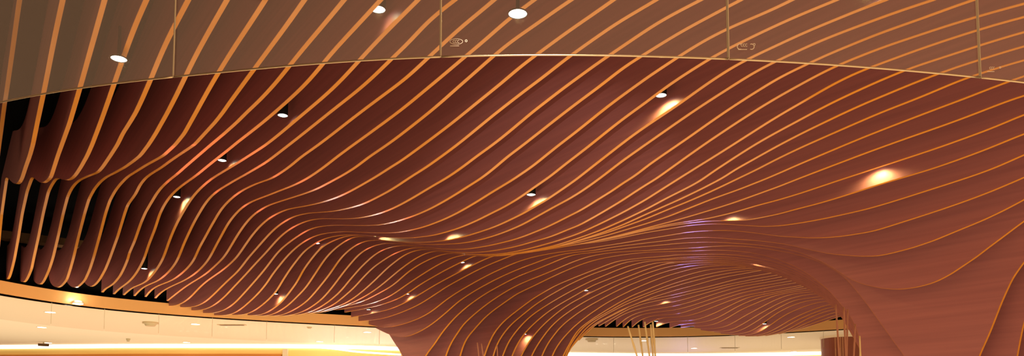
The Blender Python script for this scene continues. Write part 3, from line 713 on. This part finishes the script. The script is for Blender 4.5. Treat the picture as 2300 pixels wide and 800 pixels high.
def hanging_sign(x, y):
    p = at_z(x, y, ZF)
    t = empty('hanging_sign', p)
    d = Vector((p.x, p.y, 0)).normalized(); s = Vector((d.y, -d.x, 0))
    def slab(w, h, th, z, m, nm):
        V = [p + s * (w * i) + d * (th * j) + Vector((0, 0, z + h * k)) for k in (0, 1) for (i, j) in ((-1, -1), (1, -1), (1, 1), (-1, 1))]
        link(nm, V, [(0, 1, 2, 3), (4, 5, 6, 7), (0, 1, 5, 4), (1, 2, 6, 5), (2, 3, 7, 6), (3, 0, 4, 7)], m, t)
    slab(0.15, 0.08, 0.03, -0.14, M_DARKFIT, 'sign_board')
    slab(0.02, 0.06, 0.01, -0.06, M_GREY, 'bracket')
    tag(t, 'small dark hanging sign above the cove light at the lower left', 'sign')
hanging_sign(98, 768)

# wood door band and pilaster under the yellow wall head
def wall_panel(xa, xb, ytop, name, m, label, cat, off, zlow=3.3, kind=None):
    g = np.interp
    pts = []
    ys = [b for a, b in smooth_curve(FAR_PX, 70)]; xs = [a for a, b in smooth_curve(FAR_PX, 70)]
    for j in range(13):
        x = xa + (xb - xa) * j / 12.0
        p = at_z(x, float(np.interp(x, xs, ys)), ZF)
        pts.append(p)
    pts2 = shifted(pts, off)
    q = pts2[6]; r = ray((xa + xb) / 2, ytop)
    zt = EYE.z + r.z * math.hypot(q.x, q.y) / math.hypot(r.x, r.y)
    V, Fc = ribbon(pts2, zlow, zt, off * 0.9)
    o = link(name, V, Fc, m)
    tag(o, label, cat, kind=kind)
    return o
wall_panel(-60, 632, 795.5, 'wood_wall_panel', M_ORANGE, 'orange brown wood wall panel along the bottom edge at the left', 'wall panel', 0.12)
wall_panel(635, 646, 784, 'pilaster', M_CREAM, 'narrow pale yellow pilaster at the right end of the wood panel', 'pilaster', 0.16)

# ------------------------------------------------------------------ brown round column right, inside the arch
cb = at_z(1892, 757, ZF)
t = empty('round_column', (cb.x, cb.y, 0))
R_ = 0.60
V_, F_ = lathe((cb.x, cb.y, 0), [(R_, 0), (R_, ZF)], 40)
link('cladding', V_, F_, M_COLUMN, t, smooth=False)
V_, F_ = lathe((cb.x, cb.y, 0), [(R_ + 0.03, ZF - 0.06), (R_ + 0.03, ZF - 0.001)], 40)
link('top_ring', V_, F_, M_CREAM, t)
for ang in (-2.95, -2.72, -2.62, -1.35, -0.9):
    w = 0.028
    V_, F_ = [], []
    for z in (0, ZF - 0.06):
        for da, rr in ((-w, 0.002), (w, 0.002), (w, 0.012), (-w, 0.012)):
            V_.append((cb.x + (R_ + rr) * math.cos(ang + da), cb.y + (R_ + rr) * math.sin(ang + da), z))
    link('joint_strip', V_, [(0, 1, 5, 4), (1, 2, 6, 5), (2, 3, 7, 6), (3, 0, 4, 7), (0, 1, 2, 3), (4, 5, 6, 7)], M_COLTRIM, t)
tag(t, 'round red-brown clad column at the lower right, seen through the arch', 'column')

# ------------------------------------------------------------------ bamboo stalks
def stalk(x0, y0, x1, y1, dist, rpx, label, group):
    a = at_d(x1, y1, dist)                       # lower visible point
    b = at_d(x0, y0, dist * 0.995)               # tip
    d = (b - a)
    base = a - d * (a.z / d.z)
    r = rpx * dist / 1900.0
    n = 46
    pts, rad = [], []
    for i in range(n + 1):
        s = i / n
        bend = math.sin(s * math.pi) * 0.015
        pts.append(base.lerp(b, s) + Vector((bend, 0, 0)))
        rad.append(r * (1.25 - 0.45 * s) * (1.28 if i % 6 == 0 else 1.0))
    V, Fc = tube(pts, rad, 8)
    o = link('bamboo_stalk', V, Fc, M_REDCANE if 'reddish' in label or 'before' in group and 'central' in group else M_BAMBOO, smooth=True)
    tag(o, label, 'bamboo stalk', group)
G1, G2, G3 = 'bamboo stalks in front of the far fascia', 'bamboo stalks beside the right tree column', 'bamboo stalks before the central tree column'
for a in [(1410, 733, 1430, 800, 9.3, 2.6, 'leaning dry bamboo stalk, leftmost before the far fascia', G1),
          (1434, 730, 1443, 800, 11.2, 2.6, 'dry bamboo stalk second from the left before the far fascia', G1),
          (1448, 723, 1458, 800, 11.1, 2.6, 'dry bamboo stalk third from the left before the far fascia', G1),
          (1461.5, 729, 1466, 800, 11.3, 2.6, 'dry bamboo stalk fourth from the left before the far fascia', G1),
          (1466, 723, 1471, 800, 11.0, 2.8, 'dry bamboo stalk rightmost before the far fascia', G1),
          (1877, 685, 1884, 800, 9.0, 2.4, 'reddish bamboo stalk beside the right tree column, leftmost', G2),
          (1895, 690, 1899, 800, 9.1, 2.4, 'reddish bamboo stalk beside the right tree column, second from the left', G2),
          (1904, 695, 1901, 800, 9.2, 2.2, 'reddish bamboo stalk beside the right tree column, third from the left', G2),
          (1921, 728, 1917, 800, 9.0, 2.2, 'reddish bamboo stalk beside the right tree column, fourth from the left', G2),
          (1931, 755, 1932, 800, 9.1, 2.2, 'pale bamboo stalk against the right tree column, rightmost', G2),
          (1072, 770, 1075, 800, 9.6, 2.0, 'short bamboo stalk tip before the central tree column, left one', G3),
          (1081, 772, 1085, 800, 9.4, 2.0, 'short bamboo stalk tip before the central tree column, right one', G3),
          (1116.5, 776, 1117, 800, 9.5, 1.6, 'thin dark stalk among the dark fins of the central tree column', G3)]:
    stalk(*a)
